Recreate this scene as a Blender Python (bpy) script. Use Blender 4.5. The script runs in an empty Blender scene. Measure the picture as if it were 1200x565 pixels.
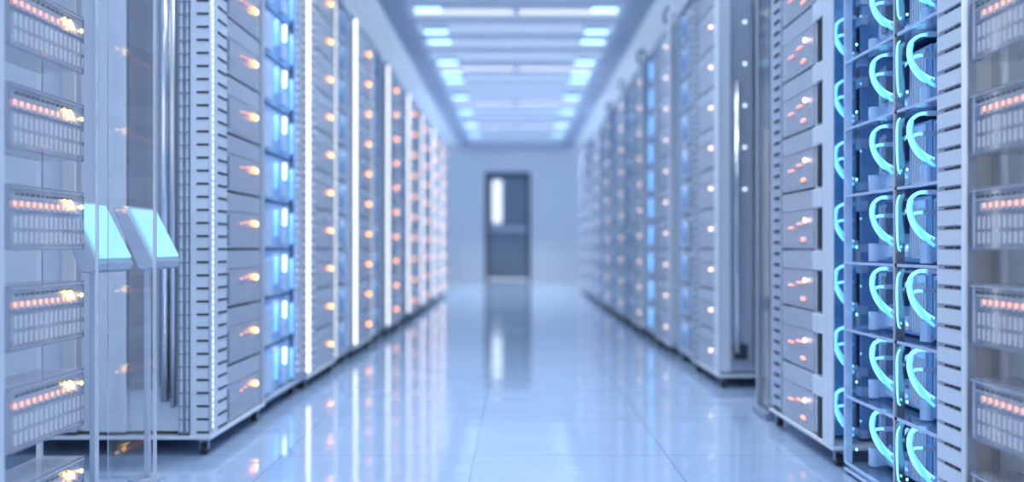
import bpy, bmesh, math, random
from mathutils import Vector
random.seed(7)
C = bpy.context.scene.collection
PI = math.pi

# ------------------------------------------------------------------ materials
def new_mat(name):
    m = bpy.data.materials.new(name); m.use_nodes = True
    nt = m.node_tree; b = nt.nodes['Principled BSDF']
    return m, nt, b

def pbr(name, col, rough=.4, metal=0., spec=.5, noise=0., nscale=20., coat=0., bump=0.):
    m, nt, b = new_mat(name)
    b.inputs['Base Color'].default_value = (*col, 1)
    b.inputs['Roughness'].default_value = rough
    b.inputs['Metallic'].default_value = metal
    b.inputs['Specular IOR Level'].default_value = spec
    b.inputs['Coat Weight'].default_value = coat
    b.inputs['Coat Roughness'].default_value = .05
    tc = nt.nodes.new('ShaderNodeTexCoord')
    n = nt.nodes.new('ShaderNodeTexNoise'); n.inputs['Scale'].default_value = nscale
    n.inputs['Detail'].default_value = 3
    nt.links.new(tc.outputs['Object'], n.inputs['Vector'])
    if noise:
        mx = nt.nodes.new('ShaderNodeMix'); mx.data_type = 'RGBA'
        mx.inputs[6].default_value = (*[c*(1-noise) for c in col], 1)
        mx.inputs[7].default_value = (*[min(1, c*(1+noise)) for c in col], 1)
        nt.links.new(n.outputs['Fac'], mx.inputs[0])
        nt.links.new(mx.outputs[2], b.inputs['Base Color'])
    mr = nt.nodes.new('ShaderNodeMapRange')
    mr.inputs[3].default_value = max(.02, rough*.8); mr.inputs[4].default_value = min(1, rough*1.2)
    nt.links.new(n.outputs['Fac'], mr.inputs[0]); nt.links.new(mr.outputs[0], b.inputs['Roughness'])
    if bump:
        bp = nt.nodes.new('ShaderNodeBump'); bp.inputs['Strength'].default_value = bump
        bp.inputs['Distance'].default_value = .01
        nt.links.new(n.outputs['Fac'], bp.inputs['Height']); nt.links.new(bp.outputs[0], b.inputs['Normal'])
    return m

def emit(name, col, strength, base=(.8, .8, .8)):
    m, nt, b = new_mat(name)
    b.inputs['Base Color'].default_value = (*base, 1)
    b.inputs['Emission Color'].default_value = (*col, 1)
    b.inputs['Emission Strength'].default_value = strength
    return m

def glass(name, tint=(.9, .94, 1.), refl=.12, body=0., body_col=(.6, .68, .82), rough=.03):
    """thin clear acrylic sheet: mostly see-through, a fresnel reflection, a trace of milky body"""
    m = bpy.data.materials.new(name); m.use_nodes = True
    nt = m.node_tree; nt.nodes.clear()
    out = nt.nodes.new('ShaderNodeOutputMaterial')
    tr = nt.nodes.new('ShaderNodeBsdfTransparent'); tr.inputs[0].default_value = (*tint, 1)
    gl = nt.nodes.new('ShaderNodeBsdfGlossy'); gl.inputs['Roughness'].default_value = rough
    df = nt.nodes.new('ShaderNodeBsdfDiffuse'); df.inputs[0].default_value = (*body_col, 1)
    lw = nt.nodes.new('ShaderNodeLayerWeight'); lw.inputs['Blend'].default_value = .25
    ma = nt.nodes.new('ShaderNodeMath'); ma.operation = 'MULTIPLY_ADD'
    ma.inputs[1].default_value = .6; ma.inputs[2].default_value = refl
    ma.use_clamp = True
    nt.links.new(lw.outputs['Fresnel'], ma.inputs[0])
    m1 = nt.nodes.new('ShaderNodeMixShader'); m1.inputs[0].default_value = body
    m2 = nt.nodes.new('ShaderNodeMixShader')
    nt.links.new(tr.outputs[0], m1.inputs[1]); nt.links.new(df.outputs[0], m1.inputs[2])
    nt.links.new(ma.outputs[0], m2.inputs[0])
    nt.links.new(m1.outputs[0], m2.inputs[1]); nt.links.new(gl.outputs[0], m2.inputs[2])
    nt.links.new(m2.outputs[0], out.inputs[0])
    return m

M = dict(
    white=pbr('white_powder_metal', (.62, .69, .79), .30, .15, noise=.03, coat=.3),
    pale=pbr('pale_brushed_metal', (.45, .52, .63), .30, .4, noise=.05, nscale=8),
    face=pbr('server_face_metal', (.42, .46, .55), .30, .35, noise=.06, nscale=14),
    blank=pbr('blanking_plate_metal', (.47, .52, .61), .22, .4, noise=.05, nscale=6),
    steel=pbr('polished_steel', (.74, .77, .82), .16, 1., noise=.06, nscale=3),
    warmsteel=pbr('satin_steel', (.66, .67, .69), .30, .95, noise=.08, nscale=2.5),
    glosswhite=pbr('gloss_white_tube', (.93, .94, .96), .15, .1, coat=.6),
    satin=pbr('satin_pale_steel', (.90, .91, .93), .38, .0, noise=.08, nscale=2.5),
    mirror=pbr('smoked_mirror', (.28, .30, .34), .12, .9, noise=.2, nscale=5),
    grey=pbr('mid_grey_metal', (.24, .29, .40), .4, .3, noise=.08),
    slot=pbr('dark_slot', (.018, .025, .045), .6),
    rubber=pbr('caster_rubber', (.02, .022, .028), .5),
    rim=pbr('smoky_acrylic_edge', (.22, .26, .38), .2, .1),
    bluebody=pbr('blue_module_body', (.22, .42, .74), .25, .2, noise=.3, nscale=18, coat=.5),
    bluepale=pbr('pale_blue_module_block', (.46, .60, .84), .2, .2, noise=.15, nscale=25, coat=.5),
    navy=pbr('navy_port_recess', (.02, .05, .14), .35),
    wall=pbr('painted_wall', (.80, .84, .90), .55, 0, noise=.02),
    ceil=emit('backlit_ceiling_panel', (.58, .75, .94), .28, (.64, .70, .80)),  # ceiling given an added glow to fill the aisle with soft light
    beam=pbr('ceiling_beam', (.50, .57, .72), .5, 0, noise=.04),
    cross=pbr('ceiling_cross_slat', (.66, .73, .88), .45, 0, noise=.03),
    door=pbr('slate_door', (.21, .26, .32), .45, .1, noise=.08, nscale=4),
    doorframe=pbr('door_frame', (.085, .12, .17), .5, .1, noise=.05),
    amber=emit('amber_led', (1., .24, .08), 3.5, (.9, .4, .2)),
    yellow=emit('yellow_led', (1., .60, .16), 5.0, (.9, .7, .2)),
    orange=emit('orange_glow', (1., .36, .26), .75, (.9, .4, .3)),
    ledrow=emit('red_orange_led', (1., .26, .14), 1.6, (.9, .4, .3)),
    warmwhite=emit('warm_white_led', (1., .62, .45), 2.4),
    whitebead=emit('white_light_bead', (.95, .96, 1.), 1.5),
    creambead=emit('cream_light_bead', (1., .95, .88), .8),
    cyan=emit('glowing_cyan_fibre', (.24, .72, .98), .85, (.25, .7, .9)),
    bluelight=emit('blue_light_pipe', (.20, .55, 1.), .8, (.2, .4, .8)),
    icelight=emit('ice_white_light_pipe', (.70, .88, 1.), 1.5),
    cyan2=emit('deep_cyan_fibre', (.10, .50, .95), .7, (.2, .6, .9)),
    greenled=emit('teal_led', (.15, .9, .8), 3),
    screen=emit('tablet_screen', (.26, .70, .95), .72, (.2, .3, .4)),
    striplight=emit('strip_light_diffuser', (1., .98, .98), .55),
    downlight=emit('blue_downlight_lens', (.30, .62, 1.), 2.6),
    daylit=emit('lit_vision_glass', (.85, .92, 1.), .72),
    clear=glass('clear_acrylic', (.985, .99, 1.), .035, .02),
    tray=glass('tray_acrylic', (.97, .975, .99), .03, .18, (.84, .87, .96)),
    rib=glass('frosted_rib', (.95, .97, 1.), .05, .42, (.95, .96, 1.), .2),
    edge=glass('bright_acrylic_edge', (.9, .95, 1.), .3, .55, (.8, .88, 1.), .15),
    blueglass=glass('blue_acrylic', (.90, .96, 1.), .03, .05, (.4, .6, .9)),
)

def floor_material():
    m, nt, b = new_mat('glossy_floor_tiles')
    tc = nt.nodes.new('ShaderNodeTexCoord')
    br = nt.nodes.new('ShaderNodeTexBrick')
    br.offset = 0; br.inputs['Scale'].default_value = 1
    br.inputs['Brick Width'].default_value = .6; br.inputs['Row Height'].default_value = .6
    br.inputs['Mortar Size'].default_value = .004; br.inputs['Mortar Smooth'].default_value = .3
    br.inputs['Color1'].default_value = (.30, .41, .60, 1); br.inputs['Color2'].default_value = (.32, .43, .62, 1)
    br.inputs['Mortar'].default_value = (.22, .30, .46, 1)
    mp = nt.nodes.new('ShaderNodeMapping'); mp.inputs['Location'].default_value = (.13, .2, 0)
    nt.links.new(tc.outputs['Object'], mp.inputs[0]); nt.links.new(mp.outputs[0], br.inputs[0])
    nt.links.new(br.outputs['Color'], b.inputs['Base Color'])
    n = nt.nodes.new('ShaderNodeTexNoise'); n.inputs['Scale'].default_value = 1.0; n.inputs['Detail'].default_value = 2
    m2 = nt.nodes.new('ShaderNodeMapping'); m2.inputs['Scale'].default_value = (1.5, 6.5, 1)
    nt.links.new(tc.outputs['Object'], m2.inputs[0]); nt.links.new(m2.outputs[0], n.inputs[0])
    bp = nt.nodes.new('ShaderNodeBump'); bp.inputs['Strength'].default_value = .2; bp.inputs['Distance'].default_value = .02
    nt.links.new(n.outputs['Fac'], bp.inputs['Height']); nt.links.new(bp.outputs[0], b.inputs['Normal'])
    b.inputs['Roughness'].default_value = .09
    b.inputs['IOR'].default_value = 1.75
    b.inputs['Coat Weight'].default_value = .5; b.inputs['Coat Roughness'].default_value = .03
    return m
M['floor'] = floor_material()

# ------------------------------------------------------------------ mesh builder
class MB:
    def __init__(s): s.v = []; s.f = []; s.mi = []; s.mats = []
    def _m(s, m):
        if m not in s.mats: s.mats.append(m)
        return s.mats.index(m)
    def box(s, x0, x1, y0, y1, z0, z1, m):
        x0, x1 = sorted((x0, x1)); y0, y1 = sorted((y0, y1)); z0, z1 = sorted((z0, z1))
        n = len(s.v); i = s._m(m)
        s.v += [(x0,y0,z0),(x1,y0,z0),(x1,y1,z0),(x0,y1,z0),(x0,y0,z1),(x1,y0,z1),(x1,y1,z1),(x0,y1,z1)]
        for q in ((0,3,2,1),(4,5,6,7),(0,1,5,4),(1,2,6,5),(2,3,7,6),(3,0,4,7)):
            s.f.append(tuple(n+k for k in q)); s.mi.append(i)
        return s
    def cyl(s, p, q, r, m, n=12, r2=None):
        p = Vector(p); q = Vector(q); d = (q-p).normalized(); r2 = r if r2 is None else r2
        a = d.orthogonal().normalized(); b = d.cross(a); k0 = len(s.v); i = s._m(m)
        for c, rr in ((p, r), (q, r2)):
            for k in range(n):
                t = 2*PI*k/n; s.v.append(tuple(c + a*rr*math.cos(t) + b*rr*math.sin(t)))
        for k in range(n):
            s.f.append((k0+k, k0+(k+1) % n, k0+n+(k+1) % n, k0+n+k)); s.mi.append(i)
        s.f.append(tuple(k0+k for k in reversed(range(n)))); s.mi.append(i)
        s.f.append(tuple(k0+n+k for k in range(n))); s.mi.append(i)
        return s
    def ball(s, c, rx, ry, rz, m, n=8, h=5):
        k0 = len(s.v); i = s._m(m); c = Vector(c)
        s.v.append((c.x, c.y, c.z-rz))
        for j in range(1, h):
            a = -PI/2 + PI*j/h
            for k in range(n):
                t = 2*PI*k/n
                s.v.append((c.x+rx*math.cos(a)*math.cos(t), c.y+ry*math.cos(a)*math.sin(t), c.z+rz*math.sin(a)))
        s.v.append((c.x, c.y, c.z+rz)); top = len(s.v)-1
        for k in range(n):
            s.f.append((k0, k0+1+(k+1) % n, k0+1+k)); s.mi.append(i)
            s.f.append((top, k0+1+(h-2)*n+k, k0+1+(h-2)*n+(k+1) % n)); s.mi.append(i)
            for j in range(h-2):
                a = k0+1+j*n; s.f.append((a+k, a+(k+1) % n, a+n+(k+1) % n, a+n+k)); s.mi.append(i)
        return s
    def tube(s, pts, radii, m, n=8, sub=5):
        P = [Vector(p) for p in pts]; R = radii if isinstance(radii, (list, tuple)) else [radii]*len(P)
        Q = []; RR = []
        for i in range(len(P)-1):
            p0 = P[max(i-1, 0)]; p1 = P[i]; p2 = P[i+1]; p3 = P[min(i+2, len(P)-1)]
            for k in range(sub):
                t = k/sub
                Q.append(.5*((2*p1)+(p2-p0)*t+(2*p0-5*p1+4*p2-p3)*t*t+(3*p1-p0-3*p2+p3)*t**3))
                RR.append(R[i]*(1-t)+R[i+1]*t)
        Q.append(P[-1]); RR.append(R[-1])
        k0 = len(s.v); mi = s._m(m); ref = Vector((0, 1, 0))
        for i, q in enumerate(Q):
            d = (Q[min(i+1, len(Q)-1)]-Q[max(i-1, 0)]).normalized()
            if abs(d.dot(ref)) > .95: ref = Vector((0, 0, 1))
            a = ref.cross(d).normalized(); b = d.cross(a)
            for k in range(n):
                t = 2*PI*k/n; s.v.append(tuple(q+(a*math.cos(t)+b*math.sin(t))*RR[i]))
        for i in range(len(Q)-1):
            for k in range(n):
                a = k0+i*n
                s.f.append((a+k, a+(k+1) % n, a+n+(k+1) % n, a+n+k)); s.mi.append(mi)
        s.f.append(tuple(k0+k for k in reversed(range(n)))); s.mi.append(mi)
        e = k0+(len(Q)-1)*n; s.f.append(tuple(e+k for k in range(n))); s.mi.append(mi)
        return s
    def prism(s, prof, y0, y1, m):
        """prof: (x, z) outline extruded along y"""
        n = len(prof); k0 = len(s.v); i = s._m(m)
        for y in (y0, y1):
            for x, z in prof: s.v.append((x, y, z))
        for k in range(n):
            s.f.append((k0+k, k0+(k+1) % n, k0+n+(k+1) % n, k0+n+k)); s.mi.append(i)
        s.f.append(tuple(k0+k for k in reversed(range(n)))); s.mi.append(i)
        s.f.append(tuple(k0+n+k for k in range(n))); s.mi.append(i)
        return s
    def build(s, name, parent=None, bevel=0, smooth=False, loc=None, label=None):
        me = bpy.data.meshes.new(name); me.from_pydata(s.v, [], s.f)
        for m in s.mats: me.materials.append(M[m])
        me.polygons.foreach_set('material_index', s.mi)
        bm = bmesh.new(); bm.from_mesh(me); bmesh.ops.recalc_face_normals(bm, faces=bm.faces); bm.to_mesh(me); bm.free()
        if smooth: me.polygons.foreach_set('use_smooth', [True]*len(me.polygons))
        o = bpy.data.objects.new(name, me); C.objects.link(o)
        if parent: o.parent = parent
        if loc: o.location = loc
        if label: o['label'] = label
        if bevel:
            b = o.modifiers.new('bevel', 'BEVEL'); b.width = bevel; b.segments = 2; b.limit_method = 'ANGLE'
        return o

def thing(name, label, cat, loc=(0, 0, 0), group=None):
    o = bpy.data.objects.new(name, None); C.objects.link(o); o.location = loc
    o.empty_display_size = .05
    return tag(o, label, cat, group)
def tag(o, label, cat, group=None):
    o['label'] = label; o['category'] = cat
    if group: o['group'] = group
    return o
def struct(o): o['kind'] = 'structure'; return o
def copy_tree(o, parent=None):
    c = o.copy(); C.objects.link(c)
    if parent: c.parent = parent
    for ch in list(o.children): copy_tree(ch, c)
    return c
ORD = ['lowest', 'second', 'third', 'fourth', 'fifth', 'sixth', 'seventh', 'eighth', 'ninth', 'tenth', 'eleventh', 'twelfth']

# ------------------------------------------------------------------ sizes read off the photograph
CAM_Z = .65
F = 1050.
WL, WR = .95, .93          # distance of the two rack fronts from the camera axis
FLOOR_END = 18.0
CEIL = 2.74
PITCH, ZH, Z0 = .194, .124, .646
H = 2.03
RD = .80                   # rack depth away from the aisle
XW = 2.35                  # side walls

# ------------------------------------------------------------------ room
b = MB(); b.box(-XW, XW, -3, FLOOR_END, -.05, 0, 'floor'); struct(b.build('floor'))
b = MB(); b.box(-XW, XW, -3, FLOOR_END, CEIL, CEIL+.05, 'ceil'); struct(b.build('ceiling'))
b = MB(); b.box(-XW-.1, -XW, -3, FLOOR_END+.1, 0, CEIL, 'wall'); struct(b.build('wall_left'))
b = MB(); b.box(XW, XW+.1, -3, FLOOR_END+.1, 0, CEIL, 'wall'); struct(b.build('wall_right'))
dx0, dx1, dh = -.63, .29, 2.16
b = MB()
b.box(-XW, dx0, FLOOR_END, FLOOR_END+.1, 0, CEIL, 'wall'); b.box(dx1, XW, FLOOR_END, FLOOR_END+.1, 0, CEIL, 'wall')
b.box(dx0, dx1, FLOOR_END, FLOOR_END+.1, dh, CEIL, 'wall'); struct(b.build('wall_back'))
# grey door with a tall slim vision pane and a push bar
dr = bpy.data.objects.new('door_1', None); C.objects.link(dr); dr.location = ((dx0+dx1)/2, FLOOR_END, 0); struct(dr)
hw = (dx1-dx0)/2
b = MB(); b.box(-hw, -hw+.06, -.03, .1, 0, dh, 'doorframe'); b.box(hw-.06, hw, -.03, .1, 0, dh, 'doorframe')
b.box(-hw+.06, hw-.06, -.03, .1, dh-.1, dh, 'doorframe'); b.build('door_frame', dr, .004)
b = MB()
px0, px1, pz0, pz1 = -hw+.15, -hw+.34, 1.14, 2.0
b.box(-hw+.06, px0, .03, .075, .01, dh-.1, 'door'); b.box(px1, hw-.06, .03, .075, .01, dh-.1, 'door')
b.box(px0, px1, .03, .075, .01, pz0, 'door'); b.box(px0, px1, .03, .075, pz1, dh-.1, 'door')
b.box(-hw+.14, hw-.14, .018, .03, .18, .86, 'door'); b.build('door_leaf', dr, .003)
MB().box(px0, px1, .045, .06, pz0, pz1, 'daylit').build('vision_pane', dr)
b = MB(); b.box(-hw+.1, hw-.1, -.045, -.01, .97, 1.07, 'pale'); b.box(-hw+.14, -hw+.2, -.01, .03, .99, 1.05, 'pale')
b.box(hw-.2, hw-.14, -.01, .03, .99, 1.05, 'pale'); b.build('push_bar', dr, .006)
for sx, nm in ((-1, 'baseboard_left'), (1, 'baseboard_right')):
    b = MB(); b.box(sx*XW, sx*(XW-.012), -3, FLOOR_END, 0, .1, 'pale'); struct(b.build(nm))
b = MB(); b.box(-XW+.012, dx0, FLOOR_END-.012, FLOOR_END, 0, .08, 'wall'); b.box(dx1, XW-.012, FLOOR_END-.012, FLOOR_END, 0, .08, 'wall')
struct(b.build('baseboard_back'))
# dropped beams along both sides of the aisle ceiling and slats across it
for i, sx in enumerate((-1, 1)):
    b = MB(); b.box(sx*.93, sx*1.12, -3, FLOOR_END, CEIL-.10, CEIL, 'beam'); struct(b.build('trim_%d' % (i+1), None, .006))
b = MB(); b.box(-.93, .93, FLOOR_END-.12, FLOOR_END, CEIL-.1, CEIL, 'beam'); struct(b.build('trim_3', None, .006))
SL = [-2.4+.62*i for i in range(33)]
n = 4
for y in SL:
    b = MB(); b.box(-.93, .93, y, y+.09, CEIL-.035, CEIL, 'cross'); struct(b.build('trim_%d' % n)); n += 1
# strip lights across the aisle
def near_free(y):   # keep strips between slats
    k = round((y-(-2.4)-.3)/.62); return -2.4+.62*k+.3
strips = [near_free(y) for y in (-1.6, -.4, .8, 2.0, 3.2, 4.4, 5.6, 7.8, 10.2, 12.9, 15.2)]
for i, y in enumerate(strips):
    w = .9
    t = thing('strip_light', 'white strip light across the aisle ceiling, %s from the door' % (
        ['nearest to it', 'second', 'third', 'fourth', 'fifth', 'sixth', 'seventh', 'eighth', 'ninth', 'tenth', 'eleventh'][len(strips)-1-i]),
        'ceiling light', (0, y, CEIL), 'strip lights across the ceiling')
    MB().box(-w, w, -.07, .07, -.03, 0, 'white').build('housing', t, .004)
    MB().box(-w+.02, -.03, -.055, .055, -.038, -.030, 'striplight').build('diffuser', t)
    MB().box(.03, w-.02, -.055, .055, -.038, -.030, 'striplight').build('diffuser', t)
    la = bpy.data.lights.new('strip_lamp', 'AREA'); la.shape = 'RECTANGLE'; la.size = 1.7; la.size_y = .11
    la.energy = 10 if y < 3 else (12 if y < 8 else (28 if y < 12 else 48)); la.spread = math.radians(115); la.color = (.86, .95, 1.)
    lo = bpy.data.objects.new('lamp', la); C.objects.link(lo); lo.parent = t; lo.location = (0, 0, -.045)
# blue-white downlights in two rows
for sx, sd in ((-1, 'left'), (1, 'right')):
    DL = [7.7, 8.5, 8.9, 9.9, 10.55, 11.0, 12.2, 13.5, 15.0, 16.3]
    for i, y in enumerate(DL):
        t = thing('downlight', 'small blue-white ceiling downlight, %s from the door in the %s row' % (
            ['nearest', 'second', 'third', 'fourth', 'fifth', 'sixth', 'seventh', 'eighth', 'ninth', 'tenth'][len(DL)-1-i], sd),
            'ceiling light', (sx*.76, y, CEIL), 'blue-white downlights in the %s ceiling row' % sd)
        MB().box(-.12, .12, -.06, .06, -.045, 0, 'white').build('housing', t, .004)
        MB().box(-.108, .108, -.05, .05, -.052, -.045, 'downlight').build('lens', t)

# ------------------------------------------------------------------ rack building
def caster(parent, x, y, zt=.05):
    b = MB(); b.box(x-.018, x+.018, y-.016, y+.016, zt-.006, zt, 'grey')
    b.box(x-.013, x-.0105, y-.010, y+.010, .016, zt-.006, 'grey'); b.box(x+.0105, x+.013, y-.010, y+.010, .016, zt-.006, 'grey')
    o = b.build('caster', parent)
    MB().cyl((x-.009, y, .0175), (x+.009, y, .0175), .0175, 'rubber', 14).build('wheel', o)

def ticks(b, s, kind, x0, x1, y0, y1, pitch=.0408, h=.0066, z0=.07, z1=2.0, m='slot'):
    z = z0
    while z < z1:
        b.box(s*x0, s*x1, y0, y1, z, z+h, m); z += pitch

def rack(s, D0, L, label, group, near='slotted', bead=(.010, .020, .015), bm_='whitebead', bp_=.03):
    """s = -1 left row, +1 right row. Local x = s*distance from the aisle, y from near end, z up."""
    W = WL if s < 0 else WR
    t = thing('server_rack', label, 'server rack', (s*W, D0, 0), group)
    B = lambda: MB()
    B().box(0, s*RD, 0, L, .05, .062, 'white').build('base', t, .003)
    B().box(0, s*RD, 0, L, H-.03, H, 'white').build('top_panel', t, .003)
    B().box(s*(RD-.015), s*RD, .02, L-.02, .072, H-.03, 'pale').build('back_panel', t)
    if near == 'slotted':
        p = MB(); p.box(s*.004, s*.066, .004, .165, .062, H-.03, 'white')
        ticks(p, s, 0, .008, .046, .002, .006)                       # slots seen from the end
        ticks(p, s, 0, .002, .008, .075, .160)                       # slots seen from the aisle
        p.build('post', t, label='white perforated corner post')
        p = MB(); p.box(s*.05, s*.042, L-.03, L-.004, .072, H-.03, 'white'); p.box(s*.004, s*.042, L-.03, L-.004, .072, H-.03, 'pale')
        p.build('post', t)
        p = MB(); p.cyl((s*.006, .010, .075), (s*.006, .010, H-.033), .008, 'white', 10)
        z = .08
        while z < H-.04:
            p.ball((s*.000, .012, z+.012), *bead, bm_, 6, 4); z += bp_
        p.build('light_strip', t, smooth=True, label='bright beaded white light strip')
    else:
        p = MB(); p.box(s*.001, s*.009, .002, .085, .062, H-.03, 'white'); p.build('post', t, .002, label='smooth pale post')
        p = MB(); p.box(s*.006, s*.045, L-.13, L-.004, .072, H-.03, 'pale')
        ticks(p, s, 0, .003, .010, L-.115, L-.055, .0395, .010)
        p.build('post', t, label='pale post with a column of small dark slots')
    for x in (RD-.03, ):
        p = MB(); p.box(s*x, s*(x+.025), .004, .035, .072, H-.03, 'white'); p.build('post', t)
        p = MB(); p.box(s*x, s*(x+.025), L-.035, L-.004, .072, H-.03, 'white'); p.build('post', t)
    for x in (.03, RD-.04):
        for y in (.03, L-.035): caster(t, s*x, y)
    return t

def end_panel(t, s, kind, L):
    """the side of the rack that faces the camera"""
    if kind == 'detailed':
        p = MB(); z0, z1 = .072, H-.03
        p.box(s*.093, s*.100, .010, .016, z0, z1, 'white'); p.box(s*.075, s*.081, .010, .016, z0, z1, 'white')
        ticks(p, s, 0, .069, .106, .006, .010, .0408, .004, m='grey')
        p.build('mesh_rail', t, label='pair of thin white rails with dark cross ticks')
        MB().box(s*.068, s*.110, .024, .030, z0, z1, 'pale').build('rail_backing', t)
        MB().cyl((s*.147, .0, .17), (s*.147, .0, z1), .013, 'steel', 20).build('chrome_column', t, smooth=True)
        MB().cyl((s*.125, .012, .17), (s*.125, .012, z1), .012, 'warmsteel', 16).build('column', t, smooth=True)
        p = MB(); p.box(s*.112, s*RD, .03, .045, z0, z1, 'white'); p.build('end_plate', t)
        MB().box(s*.185, s*.262, .012, .03, .205, z1, 'mirror').build('mirror_strip', t, label='dark mirror strip')
        MB().box(s*.268, s*.36, .004, .028, z0, z1, 'white').build('side_cover', t, .004)
        p = MB(); p.box(s*.42, s*.47, .0, .03, z0, z1, 'warmsteel'); p.build('side_cover', t, .004)
        MB().box(s*.118, s*.127, -.004, .03, .150, .180, 'grey').build('latch', t, .002)
    elif kind == 'plain':
        p = MB(); p.box(s*.056, s*RD, .03, .045, .072, H-.03, 'white'); p.build('end_plate', t)
        MB().cyl((s*.105, .02, .10), (s*.105, .02, 1.75), .012, 'steel', 14).build('chrome_column', t, smooth=True)
        p = MB(); p.box(s*.15, s*.155, .01, .03, .1, H-.05, 'mirror'); p.build('seam', t)
        p = MB(); p.box(s*.10, s*.135, .01, .03, .13, .19, 'slot'); p.box(s*.10, s*.135, .01, .03, .08, .11, 'slot'); p.build('vent', t)
    elif kind == 'led':
        p = MB(); p.box(s*.032, s*RD, .03, .045, .072, H-.03, 'pale'); p.build('end_plate', t)
        MB().box(s*.011, s*.06, .008, .03, .072, H-.03, 'white').build('side_cover', t, .003)
        MB().cyl((s*.092, .018, .16), (s*.092, .018, 1.42), .011, 'steel', 14).build('chrome_column', t, smooth=True)
        p = MB(); p.box(s*.162, s*.168, .01, .03, .1, H-.05, 'mirror'); p.build('seam', t)
        for k in range(6):
            z = .95+.194*k - .03
            MB().ball((s*.13, .024, z), .007, .004, .007, 'icelight', 8, 5).build('status_light', t, smooth=True)
        p = MB(); p.box(s*.08, s*.14, .014, .03, .13, .20, 'slot'); p.build('vent', t)

def server_proto(s, y0, y1, ledy, style, detail=True):
    """a rack server: local origin at the lower near corner of its slot on the rack front"""
    t = bpy.data.objects.new('server', None); C.objects.link(t)
    MB().box(s*.016, s*.58, y0, y1, .001, ZH+.001, 'face').build('chassis', t)
    b = MB(); b.box(s*.010, s*.016, y0+.001, y1-.001, .002, ZH, 'face')
    if detail:
        n = int((y1-y0-.05)/.02)
        for i in range(n): b.box(s*.0085, s*.010, y0+.02+i*.02, y0+.027+i*.02, .014, .066, 'blank')
    b.build('faceplate', t)
    b = MB(); b.box(s*.010, s*.02, y0, y1, ZH+.002, ZH+.063, 'blank'); b.build('blanking_plate', t, .002)
    if style == 'left':
        MB().ball((s*.004, ledy, .092), .007, .026, .009, 'amber', 10, 6).build('led', t, smooth=True)  # amber light drawn long to take in its reflected streak
        MB().ball((s*.001, ledy+.018, .089), .007, .010, .009, 'yellow', 8, 5).build('led', t, smooth=True)
        if detail:
            b = MB()
            for i in range(3): b.ball((s*.006, ledy-.05-.045*i, .096-.004*i), .003, .014, .003, 'orange', 6, 4)  # LED streak reflected in the glossy face, built as glowing beads
            b.build('led_row', t, smooth=True)
            MB().box(s*.003, s*.009, y0+.003, y0+.012, .01, ZH-.01, 'rim').build('handle', t)
    else:
        MB().ball((s*.002, ledy, .092), .007, .008, .008, 'warmwhite', 8, 5).build('led', t, smooth=True)
        if detail:
            b = MB()
            b.ball((s*.006, ledy+.07, .082), .003, .035, .004, 'orange', 8, 4)  # pink streaks of light across the face, shaped as glowing beads
            b.ball((s*.006, ledy+.16, .070), .003, .035, .004, 'orange', 8, 4)
            b.ball((s*.006, ledy+.03, .030), .003, .03, .007, 'orange', 8, 4)
            b.build('led_row', t, smooth=True)
            b = MB(); b.box(s*.001, s*.010, .092, .180, ZH+.004, ZH+.062, 'white'); b.build('bracket', t, .003)
            b = MB(); b.box(s*.006, s*.010, .118, .146, .0, ZH, 'slot'); b.build('vent', t)
    return t

used = set()
def fill(proto, s, D0, ks, rackname, group, W=None):
    W = W or (WL if s < 0 else WR)
    for j, k in enumerate(ks):
        if proto.name in used: o = copy_tree(proto)
        else: o = proto; used.add(proto.name)
        o.location = (s*W, D0, Z0+PITCH*k)
        tag(o, 'pale server with %s light, %s, %s' % ('orange' if s < 0 else 'small warm', ('' if j == 0 else ORD[j]+' from floor') or 'lowest', rackname), 'server', group)

CNT = ['first', 'second', 'third', 'fourth', 'fifth', 'sixth', 'seventh', 'eighth', 'ninth', 'tenth']

# ---- left row of grey racks
LD = [2.79, 4.08, 5.28, 6.62, 7.88, 9.03, 10.25, 11.45]
r2 = rack(-1, LD[0], .60, 'pale grey rack with black slotted white post, second on the left', 'grey server racks along the left side', 'slotted', (.004, .006, .011), 'creambead', .0204)
end_panel(r2, -1, 'detailed', .6)
sp = server_proto(-1, .175, .565, .47, 'left')
fill(sp, -1, LD[0], range(-3, 6), 'the second rack on the left', 'servers in the second left rack')
r3 = rack(-1, LD[1], .64, 'grey rack with beaded white light strip, third on the left', 'grey server racks along the left side')
end_panel(r3, -1, 'plain', .64)
spf = server_proto(-1, .175, .60, .51, 'left', False)
fill(spf, -1, LD[1], range(-3, 7), 'the third rack on the left', 'servers in the third left rack')
for i, D in enumerate(LD[2:]):
    c = copy_tree(r3); c.location = (-WL, D, 0)
    c['label'] = 'grey rack with beaded white light strip, %s on the left%s' % (CNT[i+3], ', farthest in the row' if i == 5 else '')
    fill(spf, -1, D, range(-3, 7), 'the %s rack on the left' % CNT[i+3], 'servers in the %s left rack' % CNT[i+3])
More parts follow.
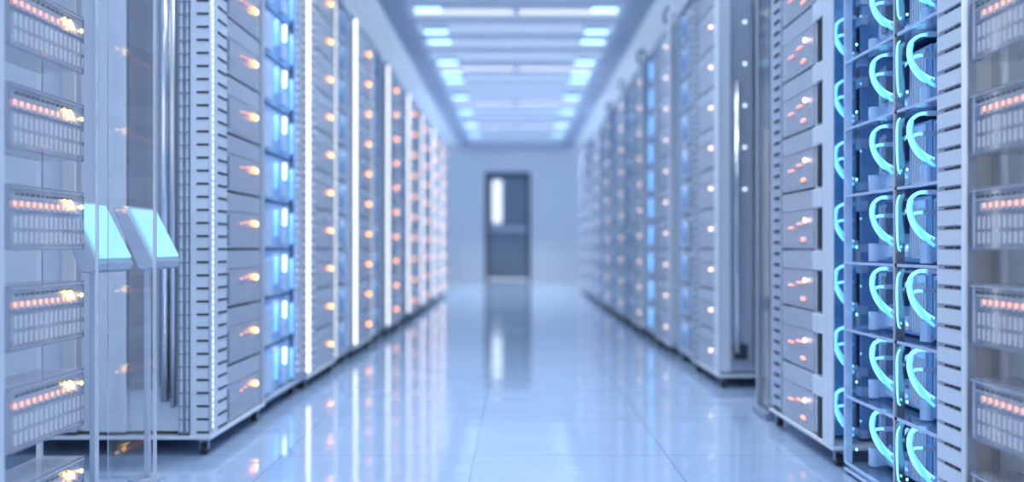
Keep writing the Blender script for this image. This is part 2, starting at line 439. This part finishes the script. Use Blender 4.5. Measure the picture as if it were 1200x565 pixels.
# ---- right row of grey racks
RDs = [2.64, 4.13, 5.42, 6.62, 7.80, 9.0, 10.2, 11.4, 12.6]
q2 = rack(1, RDs[0], .66, 'pale grey rack with smooth white post beside the cyan cable rack', 'grey server racks along the right side', 'smooth')
sq = server_proto(1, .185, .525, .255, 'right')
fill(sq, 1, RDs[0], range(-3, 6), 'the rack beside the cyan cables', 'servers in the second right rack')
q3 = rack(1, RDs[1], .62, 'pale rack with chrome column on its near end, third grey one on the right', 'grey server racks along the right side', 'smooth')
end_panel(q3, 1, 'led', .62)
sqf = server_proto(1, .09, .485, .17, 'right', False)
def hook_cable(x, y):
    b = MB(); b.tube([(x, y, H-.04), (x-.01, y, H+.03), (x-.05, y+.05, H+.085), (x-.11, y+.15, H+.03), (x-.12, y+.17, H-.01)], [.012]*5, 'grey', 8)
    return b
for i, D in enumerate(RDs[1:]):
    if i == 0: c = q3
    else:
        c = copy_tree(q3); c.location = (WR, D, 0)
        c['label'] = 'pale grey rack with dark base, %s grey one on the right%s' % (CNT[i+2], ', nearest the door' if i == 7 else '')
    fill(sqf, 1, D, range(-3, 7), 'the %s grey right rack' % CNT[i+2], 'servers in the %s right grey rack' % CNT[i+2])
    if i < 5:
        tag(MB().tube([(.03, 0, H+.012), (.03, .02, H+.07), (.01, .07, H+.105), (-.005, .14, H+.06), (0.03, .18, H+.012)], [.012]*5, 'grey', 8)
            .build('cable', loc=(WR, D+.05, 0), smooth=True),
            'dark grey cable arching over the top of the %s grey rack on the right' % CNT[i+2], 'cable', 'cables arching over the right racks')

# ---- blue-lit racks standing between the grey ones
def blue_rack(s, D0, L, label, group):
    W = (WL if s < 0 else WR) + .015
    t = thing('module_rack', label, 'server rack', (s*W, D0, 0), group)
    MB().box(0, s*.7, 0, L, .05, .062, 'pale').build('base', t, .003)
    MB().box(0, s*.7, 0, L, H-.03, H, 'pale').build('top_panel', t, .003)
    MB().box(s*.68, s*.7, .02, L-.02, .07, H-.03, 'bluebody').build('back_panel', t)
    for y in (0, L-.02):
        MB().box(0, s*.02, y, y+.02, .07, H-.03, 'pale').build('post', t)
    if s < 0 and L < .6:
        p = MB(); p.box(s*.002, s*.012, .022, .04, .07, H-.03, 'white'); z = .08
        while z < H-.05: p.ball((0, .03, z), .007, .013, .013, 'creambead', 6, 4); z += .03
        p.build('light_strip', t, smooth=True, label='cream beaded light strip')
    p = MB(); p.box(s*.006, s*.02, L-.085, L-.035, .07, H-.03, 'bluepale'); ticks(p, s, 0, .002, .008, L-.078, L-.045, .034, .016, .08, H-.05, 'grey')
    p.build('vent_strip', t, label='perforated blue strip')
    for x in (.04, .64):
        for y in (.04, L-.05): caster(t, s*x, y)
    return t
def pale_module(s, L, blue=False):
    t = bpy.data.objects.new('pale_module', None); C.objects.link(t)
    y1 = L-.09; w = y1-.025
    MB().box(s*.014, s*.6, .025, y1, .0, .18, 'bluepale' if blue else 'pale').build('chassis', t, .004)
    MB().box(s*.008, s*.014, .025+.1*w, .025+.35*w, .02, .15, 'mirror').build('faceplate', t)
    b = MB(); b.cyl((s*.012, .025+.7*w, .03), (s*.012, .025+.7*w, .15), .012, 'bluelight' if blue else 'bluebody', 8)
    b.build('light_pipe' if blue else 'handle', t, smooth=True)
    return t
def blue_module(s, L, full=True):
    t = bpy.data.objects.new('blue_module', None); C.objects.link(t)
    y1 = L-.09; w = y1-.025
    MB().box(s*.03, s*.6, .025, y1, .0, .185, 'bluebody').build('chassis', t, .004)
    MB().box(s*.012, s*.03, .03+.04*w, .025+.30*w, .01, .15, 'bluepale').build('port_block', t, .003)
    MB().box(s*.012, s*.03, .025+.6*w, .025+.75*w, .02, .08, 'bluepale').build('port_block', t, .003)
    b = MB(); b.cyl((s*.014, .025+.40*w, .05), (s*.014, .025+.40*w, .155), .009, 'bluelight', 8)
    b.build('light_pipe', t, smooth=True, label='blue light pipe')
    b = MB(); b.cyl((s*.012, .025+.66*w, .095), (s*.012, .025+.66*w, .165), .008, 'icelight', 8)
    b.build('light_pipe', t, smooth=True, label='ice white light pipe')
    b = MB(); b.cyl((s*.012, .025+.88*w, .02), (s*.012, .025+.88*w, .15), .007, 'bluelight', 8)
    b.build('light_pipe', t, smooth=True, label='blue light pipe')
    return t
def blue_fill(proto, s, D0, ks, where, group):
    W = (WL if s < 0 else WR)+.015
    for j, k in enumerate(ks):
        if proto.name in used: o = copy_tree(proto)
        else: o = proto; used.add(proto.name)
        o.location = (s*W, D0, Z0+PITCH*k)
        tag(o, ('pale' if proto.name[:4] == 'pale' else 'glowing blue')+' module, %s, between %s' % ('lowest' if j == 0 else ORD[j]+' from floor', where), 'server module', group)
blue_rack(-1, 3.42, .62, 'blue glowing module rack between the second and third grey racks on the left', 'blue module racks along the left side')
bm1 = blue_module(-1, .62)
blue_fill(bm1, -1, 3.42, range(-3, 7), 'the second and third left racks', 'blue modules in the left row')
bl = None
for i in range(1, 7):
    D = LD[i]+.67; L = .46
    nm = 'the %s and %s left racks' % (CNT[i+1], CNT[i+2])
    if bl is None: bl = blue_rack(-1, D, L, '', 'blue module racks along the left side'); c = bl; bml = pale_module(-1, L)
    else: c = copy_tree(bl); c.location = (-WL-.015, D, 0)
    c['label'] = 'pale blue module rack between %s' % nm
    blue_fill(bml, -1, D, range(-3, 7), nm, 'blue modules in the left row')
br = None
for i in range(1, 8):
    D = RDs[i]+.65; L = .50
    nm = 'the %s and %s grey right racks' % (CNT[i+1], CNT[i+2])
    if br is None: br = blue_rack(1, D, L, '', 'blue module racks along the right side'); c = br; bmr = pale_module(1, L); bmb = pale_module(1, L, True); bmb.name = 'blue_pipe_module'
    else: c = copy_tree(br); c.location = (WR+.015, D, 0)
    c['label'] = 'pale blue module rack between %s' % nm
    blue_fill(bmb if i == 2 else bmr, 1, D, range(-3, 7), nm, 'blue modules in the right row')

# ---- clear door standing off the far end of the second right rack
t = thing('glass_door', 'tall clear door pane with dark edge standing open behind the second right rack', 'door', (WR+.02, 3.36, 0))
MB().box(0, .012, 0, .16, .03, 2.0, 'clear').build('pane', t)
MB().box(-.003, .015, -.012, 0, .03, 2.0, 'mirror').build('edge_rail', t)
MB().box(-.003, .015, .16, .175, .03, 2.0, 'pale').build('edge_rail', t)
MB().box(-.02, .035, -.012, .175, 0, .03, 'grey').build('foot', t, .003)

# ------------------------------------------------------------------ near left rack of clear trays (A)
A0, A1 = 1.43, 2.035
t = thing('acrylic_rack', 'clear acrylic rack of lit trays at the left edge, nearest the camera', 'server rack', (-WL, A0, 0))
L = A1-A0
MB().box(0, -RD, 0, L, .035, .055, 'white').build('base', t, .003)
MB().box(0, -RD, 0, L, H-.03, H, 'white').build('top_panel', t, .003)
py = 1.645-A0
b = MB(); b.box(-.004, -.028, py, py+.028, .055, H-.03, 'white'); b.build('post', t, .003)
b = MB(); b.box(-RD+.03, -RD, 0, .03, .055, H-.03, 'white'); b.build('post', t)
b = MB(); b.box(-RD+.03, -RD, L-.03, L, .055, H-.03, 'white'); b.build('post', t)
MB().box(-.004, -.028, 0, .028, .055, H-.03, 'white').build('post', t, .003)
b = MB(); b.box(.0005, -.0065, L, L+.004, .055, H-.03, 'edge'); b.build('pane_edge', t, label='bright pane edge')
b = MB(); b.box(-.118, -.13, L-.02, L-.012, .055, H-.03, 'warmsteel'); b.build('inner_post', t)
for y in (.03, L-.03):
    for x in (-.04, -RD+.04): caster(t, x, y, .035)

def clear_tray(s, y0, y1, mirror_leds):
    """clear blade tray, y0 = near end, y1 = far end"""
    o = bpy.data.objects.new('clear_server', None); C.objects.link(o)
    w = y1-y0
    b = MB()   # shell: floor, front, lid
    b.box(s*.010, s*.105, y0, y1, 0, .004, 'tray'); b.box(s*.010, s*.105, y0, y1, ZH-.004, ZH, 'tray')
    b.box(s*.010, s*.013, y0, y1, .004, ZH-.004, 'tray'); b.build('shell', o)
    b = MB()
    b.box(s*.0085, s*.0115, y0, y1, -.001, .0012, 'rim'); b.box(s*.0085, s*.0115, y0, y1, ZH-.001, ZH+.001, 'rim')
    b.box(s*.008, s*.011, y0, y1, .074, .0755, 'rim'); b.box(s*.008, s*.012, y1-.0015, y1+.001, 0, ZH, 'rim')
    b.build('rim', o, label='dark thin rim')
    b = MB()   # frosted ribs
    n = int(w/.019)
    for i in range(n):
        y = y0+.012+i*.019
        b.box(s*.0075, s*.010, y, y+.0065, .012, .034, 'rib'); b.box(s*.0075, s*.010, y, y+.0065, .042, .066, 'rib')
        b.box(s*.016, s*.020, y, y+.007, .097, .101, 'rib')
    for i in range(int(w/.023)-1): b.box(s*.0078, s*.010, y0+.020+i*.023, y0+.028+i*.023, .078, .094, 'rib')
    b.build('rib_comb', o, label='row of frosted ribs')
    b = MB()
    for i in range(n-3):
        y = y0+.052+i*.019 if mirror_leds else y0+.015+i*.019
        b.box(s*.0075, s*.0084, y, y+.0105, .1055, .1085, 'slot')
    b.build('slot_row', o, label='row of small dark slots')
    b = MB()
    for i in range(int(w/.023)-1):
        y = y0+.014+i*.023
        b.ball((s*.0085, y, .088), .002, .0030, .0060, 'ledrow', 6, 4)
    b.build('led_row', o, smooth=True, label='row of orange indicator lights')
    b = MB()
    for i in range(int(w/.0115)-1): b.box(s*.0078, s*.010, y0+.010+i*.0115, y0+.014+i*.0115, .098, .102, 'edge')
    b.box(s*.006, s*.0084, y0, y1, ZH-.006, ZH-.0035, 'edge')
    b.build('light_guide', o, label='comb of clear light guides')
    b = MB(); b.ball((s*.02, (y0+y1)/2-.0, .014), .002, .016, .0018, 'orange', 8, 4); b.build('led_bar', o, smooth=True)
    if not mirror_leds:
        b = MB(); r = random.Random(3)
        for i in range(9):
            b.ball((s*(.008+.012*r.random()), y1-.078+.033*r.random()+.0, .085+.02*r.random()), .003, .0042, .0040, 'yellow', 7, 4)
        MB().ball((s*.008, y1-.010, .093), .003, .0045, .0045, 'yellow', 8, 4).build('led', o, smooth=True)
        b.build('led_cluster', o, smooth=True, label='yellow indicator cluster')
    b = MB(); ry = y0-.022 if not mirror_leds else y1-.022
    b.box(s*.009, s*.024, ry, ry+.018, 0, ZH, 'rim'); b.box(s*.007, s*.009, ry+.006, ry+.010, .004, ZH-.004, 'edge')
    b.build('latch', o, label='smoky latch bar')
    return o
ct = clear_tray(-1, py+.032+.022, 1.985-A0, False)
names = ['lowest in view', 'second up', 'third up, level with the tablets', 'fourth up', 'fifth up', 'topmost in view']
for j, k in enumerate(range(-3, 3)):
    o = ct if j == 0 else copy_tree(ct)
    o.location = (-WL, A0, Z0+PITCH*k)
    tag(o, 'clear tray with orange and yellow lights at the left edge, %s' % names[j].replace('third up, level with the tablets', 'third up'), 'server', 'clear trays in the left acrylic rack')

# upright clear sheet beyond the near left rack
t = thing('acrylic_screen', 'upright clear acrylic sheet with bright edge between the left rack and tablets', 'glass panel', (-.90, 2.06, 0))
MB().box(-.04, .065, 0, .006, .02, H, 'clear').build('pane', t)
MB().box(.065, .071, -.001, .007, .02, H, 'edge').build('pane_edge', t)
MB().box(-.05, .075, -.02, .026, 0, .02, 'clear').build('foot', t)

# ---- two tablets on stands in the gap
def tablet(y, label, loc_x=-.99):
    t = thing('tablet_stand', label, 'tablet', (loc_x, y, 0), 'tablets on stands on the left')
    # screen plane: bottom edge toward the aisle, top edge leaning back
    zb, zt, lean = .622, .752, .056
    w = .19
    prof = [(.012, zb-.012), (-.012-lean, zt+.012), (-.045-lean, zt+.004), (-.032, zb-.030), (-.012, zb-.034), (.008, zb-.026)]
    MB().prism(prof, 0, w, 'pale').build('housing', t, .004)
    d = Vector((lean, 0, zb-zt)).normalized(); n = Vector((-d.z, 0, d.x))
    if n.x < 0: n = -n
    e = .003
    A = Vector((.004, 0, zb)); Bp = Vector((-.006-lean, 0, zt))
    base = [A+n*.002, Bp+n*.002, Bp+n*(.006+e), A+n*(.006+e)]
    MB().prism([(p.x, p.z) for p in base], .012, w-.012, 'screen').build('screen', t, label='glowing light blue screen')
    b = MB(); b.box(-.053, -.037, w/2-.008, w/2+.008, .006, .66, 'pale'); b.build('pole', t, .003)
    b = MB(); b.tube([(-.045, w/2, .60), (-.06, w/2, .68), (-.075, w/2, .73)], .014, 'pale', 8); b.build('bracket', t, smooth=True)
    MB().cyl((-.045, w/2, 0), (-.045, w/2, .006), .05, 'pale', 32).build('foot', t)
    return t
tablet(2.10, 'light blue tilted tablet on a stand beside the left acrylic rack, nearer one', -.99)
tablet(2.42, 'light blue tilted tablet on a stand before the slotted rack, farther one', -.99)

# ------------------------------------------------------------------ near right silver rack (R1)
R0, R1 = 1.35, 1.982
L = R1-R0
t = thing('silver_rack', 'silver rack of clear trays with slotted edge at the right edge, nearest the camera', 'server rack', (WR, R0, 0))
MB().box(0, RD, 0, L, .035, .055, 'white').build('base', t, .003)
MB().box(0, RD, 0, L, H-.03, H, 'white').build('top_panel', t, .003)
b = MB(); b.box(.004, .03, 1.87-R0, L, .055, H-.03, 'face')
z = .06
while z < H-.05:                                                  # plates with slots between them
    b.box(.000, .005, 1.873-R0, L-.002, z, z+.032, 'white')
    b.box(.002, .0048, 1.875-R0, 1.905-R0, z+.034, z+.0395, 'slot'); b.box(.002, .0048, 1.912-R0, 1.932-R0, z+.0345, z+.039, 'slot')
    b.box(.002, .0048, 1.938-R0, 1.950-R0, z+.0345, z+.0385, 'slot')
    z += .0425
b.build('post', t, label='silver post of small plates and dark slots')
MB().cyl((.002, 1.862-R0, .055), (.002, 1.862-R0, H-.03), .007, 'glosswhite', 12).build('edge_rail', t, smooth=True)
b = MB(); b.box(.77, RD, 0, L, .055, H-.03, 'warmsteel'); b.build('back_panel', t)
MB().box(.110, .12, .03, L-.02, .055, H-.03, 'satin').build('inner_panel', t, label='satin steel inner panel')
MB().cyl((.108, 1.905-R0, .055), (.108, 1.905-R0, H-.03), .012, 'glosswhite', 24).build('steel_duct', t, smooth=True)  # white tube standing in for the vertical highlight on the inner panel
MB().box(.03, .14, L-.02, L, .055, H-.03, 'satin').build('side_panel', t)
MB().box(.0, .03, 0, .03, .055, H-.03, 'white').build('post', t)
for y in (.04, L-.04):
    for x in (.04, RD-.05): caster(t, x, y, .035)
ct2 = clear_tray(1, 1.46-R0, 1.850-R0, True)
names = ['lowest in view', 'second up', 'third up', 'fourth up', 'fifth up', 'topmost in view']
for j, k in enumerate(range(-3, 3)):
    o = ct2 if j == 0 else copy_tree(ct2)
    o.location = (WR, R0, Z0+PITCH*k)
    tag(o, 'clear server tray with orange light row at the right edge, %s' % names[j], 'server', 'clear trays in the right silver rack')

# ------------------------------------------------------------------ cyan cable rack (B)
B0, B1 = 2.0, 2.585
XB = .945
t = thing('cable_rack', 'blue acrylic rack with glowing cyan cable loops on the right', 'server rack', (XB, B0, 0))
L = B1-B0
MB().box(0, .7, 0, L, .008, .018, 'bluepale').build('base', t, .003)
MB().box(0, .7, 0, L, H-.03, H, 'bluepale').build('top_panel', t, .003)
MB().box(.68, .7, 0, L, .032, H-.03, 'bluebody').build('back_panel', t)
b = MB(); b.box(0, .02, 2.225-B0, 2.236-B0, .032, H-.03, 'mirror'); b.box(-.002, .006, 2.236-B0, 2.242-B0, .032, H-.03, 'edge'); b.build('post', t, label='slim centre post')
MB().box(0, .02, L-.012, L, .032, H-.03, 'bluepale').build('post', t)
MB().box(0, .02, 0, .012, .032, H-.03, 'bluepale').build('post', t)
for y in (.04, L-.04):
    for x in (.05, .62):
        MB().cyl((x, y, 0), (x, y, .008), .02, 'grey', 14).build('foot', t)
for k in range(-3, 5):
    z = Z0+.191*k-.043
    b = MB(); b.box(.004, .5, .012, L-.012, z, z+.004, 'blueglass'); b.box(.0, .006, .012, L-.012, z-.001, z+.006, 'bluepale')
    b.build('shelf', t)
def cable_module(w):
    o = bpy.data.objects.new('cable_module', None); C.objects.link(o)
    MB().box(.095, .5, 0, w, .0, .17, 'bluebody').build('chassis', o, .004)
    b = MB()
    b.box(.085, .098, .01, w*.3, .01, .16, 'bluepale'); b.box(.085, .098, w*.72, w-.01, .01, .16, 'bluepale')
    b.box(.080, .098, w*.32, w*.70, .012, .05, 'bluepale')
    b.box(.07, .10, w*.34, w*.68, .075, .162, 'navy')
    b.build('port_panel', o, .002)
    b = MB()
    for i in range(6): b.box(.081, .085, .016+i*w*.045, .020+i*w*.045, .02, .14, 'rib')
    b.build('vent_fins', o)
    b = MB(); b.box(.074, .085, w*.74, w*.82, .06, .15, 'grey'); b.build('port_cover', o, .002)
    b = MB(); b.tube([(.075, w*.30, .03), (.05, w*.26, .06), (.05, w*.24, .11), (.075, w*.28, .14)], .004, 'bluelight', 8); b.build('side_cord', o, smooth=True, label='small blue cord')
    b = MB(); b.cyl((.060, w*.86, .0), (.060, w*.86, .050), .016, 'bluepale', 16)
    b.box(.060, .10, w*.80, w*.92, .004, .045, 'bluepale'); b.build('cable_guide', o)
    b = MB(); b.ball((.018, w*.93, .04), .003, .004, .004, 'greenled', 6, 4); b.build('led', o, smooth=True); b = MB(); b.ball((.03, w*.93, .12), .003, .004, .004, 'bluelight', 6, 4)
    b.build('led', o, smooth=True)
    b = MB(); b.ball((.080, w*.5, .166), .004, .018, .004, 'orange', 8, 4); b.build('led', o, smooth=True)
    return o
def patch_cable(X, D):
    o = bpy.data.objects.new('patch_cable', None); C.objects.link(o)
    P = [(.016, -.025, .0), (.0, -.010, -.002), (-.0155, 0, -.018), (-.020, 0, -.044), (-.0165, -.005, -.071), (-.0086, -.015, -.096), (.003, -.030, -.118), (.0166, -.050, -.132)]
    P = [(x*.92, y*.78, z*.88) for x, y, z in P]
    b = MB()
    b.tube([(x, y, z) for x, y, z in P], [.003, .004, .0052, .006, .0066, .0072, .0076, .007], 'cyan', 10)
    b.tube([(x+.003+.004*i/7, y+.010*math.sin(i*.6), z+.003) for i, (x, y, z) in enumerate(P)], [.003, .003, .004, .0045, .005, .005, .005, .004], 'cyan', 8)
    b.tube([(x-.002, y-.009*math.sin(i*.5), z-.001) for i, (x, y, z) in enumerate(P)], [.003, .003, .0035, .0045, .005, .005, .005, .004], 'cyan', 8)
    b.tube([(x+.004, y-.006-.010*max(0, i-4)/3, z-.002-.006*max(0, i-5)) for i, (x, y, z) in enumerate(P[2:], 2)], [.002, .003, .004, .005, .0055, .004], 'cyan2', 8)
    b.build('cord', o, smooth=True, label='glowing cyan cord')
    b = MB(); b.tube([(.010, -.012, -.048), (-.004, -.008, -.049), (-.012, .0, -.056), (-.0145, -.003, -.067), (-.008, -.011, -.085)], [.0038, .004, .0045, .005, .005], 'cyan', 8)
    b.build('branch_cord', o, smooth=True, label='glowing cyan side cord')
    MB().box(.014, .036, -.032, -.020, -.006, .006, 'bluepale').build('plug', o, .001)
    MB().box(.008, .036, -.019, -.005, -.054, -.042, 'bluepale').build('plug', o, .001)
    MB().box(.015, .036, -.048, -.032, -.125, -.109, 'bluepale').build('plug', o, .001)
    return o
WC = 2.55-2.25
m1 = cable_module(.208); m2 = cable_module(.31)
pc = patch_cable(0, 0)
ZC = .783
k0 = list(range(-3, 4))
cols = [(m1, 2.014, 2.19, 'near column'), (m2, 2.247, 2.42, 'middle column')]
nm = ['lowest in view', 'second up', 'third up', 'fourth up', 'fifth up', 'sixth up', 'topmost in view']
first = True
for mod, y0, yc, cn in cols:
    for j, k in enumerate(k0):
        o = mod if j == 0 else copy_tree(mod)
        o.location = (XB, y0, Z0+.191*k-.035)
        tag(o, 'blue port module, %s of the cyan cable rack, %s' % (cn, nm[j]), 'server module', 'blue port modules in the cyan cable rack')
        c = pc if first else copy_tree(pc); first = False
        c.location = (.978, yc, ZC+.191*k)
        tag(c, 'glowing cyan cable loop, %s of the blue rack, %s' % (cn, nm[j]), 'cable', 'cyan cable loops on the blue rack')
for j, k in enumerate(k0+[4]):
    c = copy_tree(pc); c.location = (.985, 2.722, ZC-.003+.187*k)
    tag(c, 'small cyan cable loop beside the smooth white post, %s' % (nm+['just above'])[j].replace('topmost in view', 'seventh up').replace('just above', 'topmost in view'),
        'cable', 'cyan cable loops behind the white post')
# slim cyan fibres clipped to the centre post
for j, k in enumerate(k0):
    z = ZC+.191*k
    o = MB().tube([(.950, 2.219, z-.004), (.9405, 2.212, z-.02), (.937, 2.206, z-.06), (.938, 2.206, z-.10), (.943, 2.212, z-.132), (.951, 2.219, z-.142)], [.0022, .0028, .003, .003, .0028, .0022], 'cyan', 8).build('fibre_cable', smooth=True)
    tag(o, 'thin cyan fibre arc along the centre post of the blue rack, %s' % nm[j], 'cable', 'cyan fibre arcs on the centre post')
# blue cable channel on the near end of the second right rack
MB().box(.055+.06, .5, .07, .085, .072, H-.03, 'bluebody').build('cable_channel', q2, label='blue channel plate behind the cables')
MB().box(.03, .115, .115, .121, .072, H-.03, 'bluebody').build('channel_back', q2)
MB().box(.011, .018, .092, .182, .072, H-.03, 'blank').build('inner_strip', q2)
b = MB()
for k in range(-3, 6):
    z = ZC-.003+.187*k
    MB().box(.108, .13, .06, .10, z-.02, z+.01, 'bluepale').build('port_block', q2)
    MB().box(.108, .13, .06, .10, z-.145, z-.12, 'bluepale').build('port_block', q2)

# ------------------------------------------------------------------ world, camera, colour
w = bpy.data.worlds.new('world'); bpy.context.scene.world = w; w.use_nodes = True
bg = w.node_tree.nodes['Background']; bg.inputs[0].default_value = (.70, .80, .96, 1); bg.inputs[1].default_value = 1.4

cam = bpy.data.cameras.new('camera'); co = bpy.data.objects.new('camera', cam); C.objects.link(co)
co.location = (0, 0, CAM_Z); co.rotation_euler = (PI/2, 0, 0)
cam.sensor_width = 36; cam.lens = 36*F/1200
cam.shift_x = -5/1200; cam.shift_y = 7.5/1200
cam.dof.use_dof = True; cam.dof.focus_distance = 2.2
cam.dof.aperture_fstop = (cam.lens/1000)/.028
cam.clip_start = .02
bpy.context.scene.camera = co
vs = bpy.context.scene.view_settings
vs.view_transform = 'Standard'; vs.look = 'None'; vs.gamma = 1; vs.use_curve_mapping = False
vs.exposure = .42
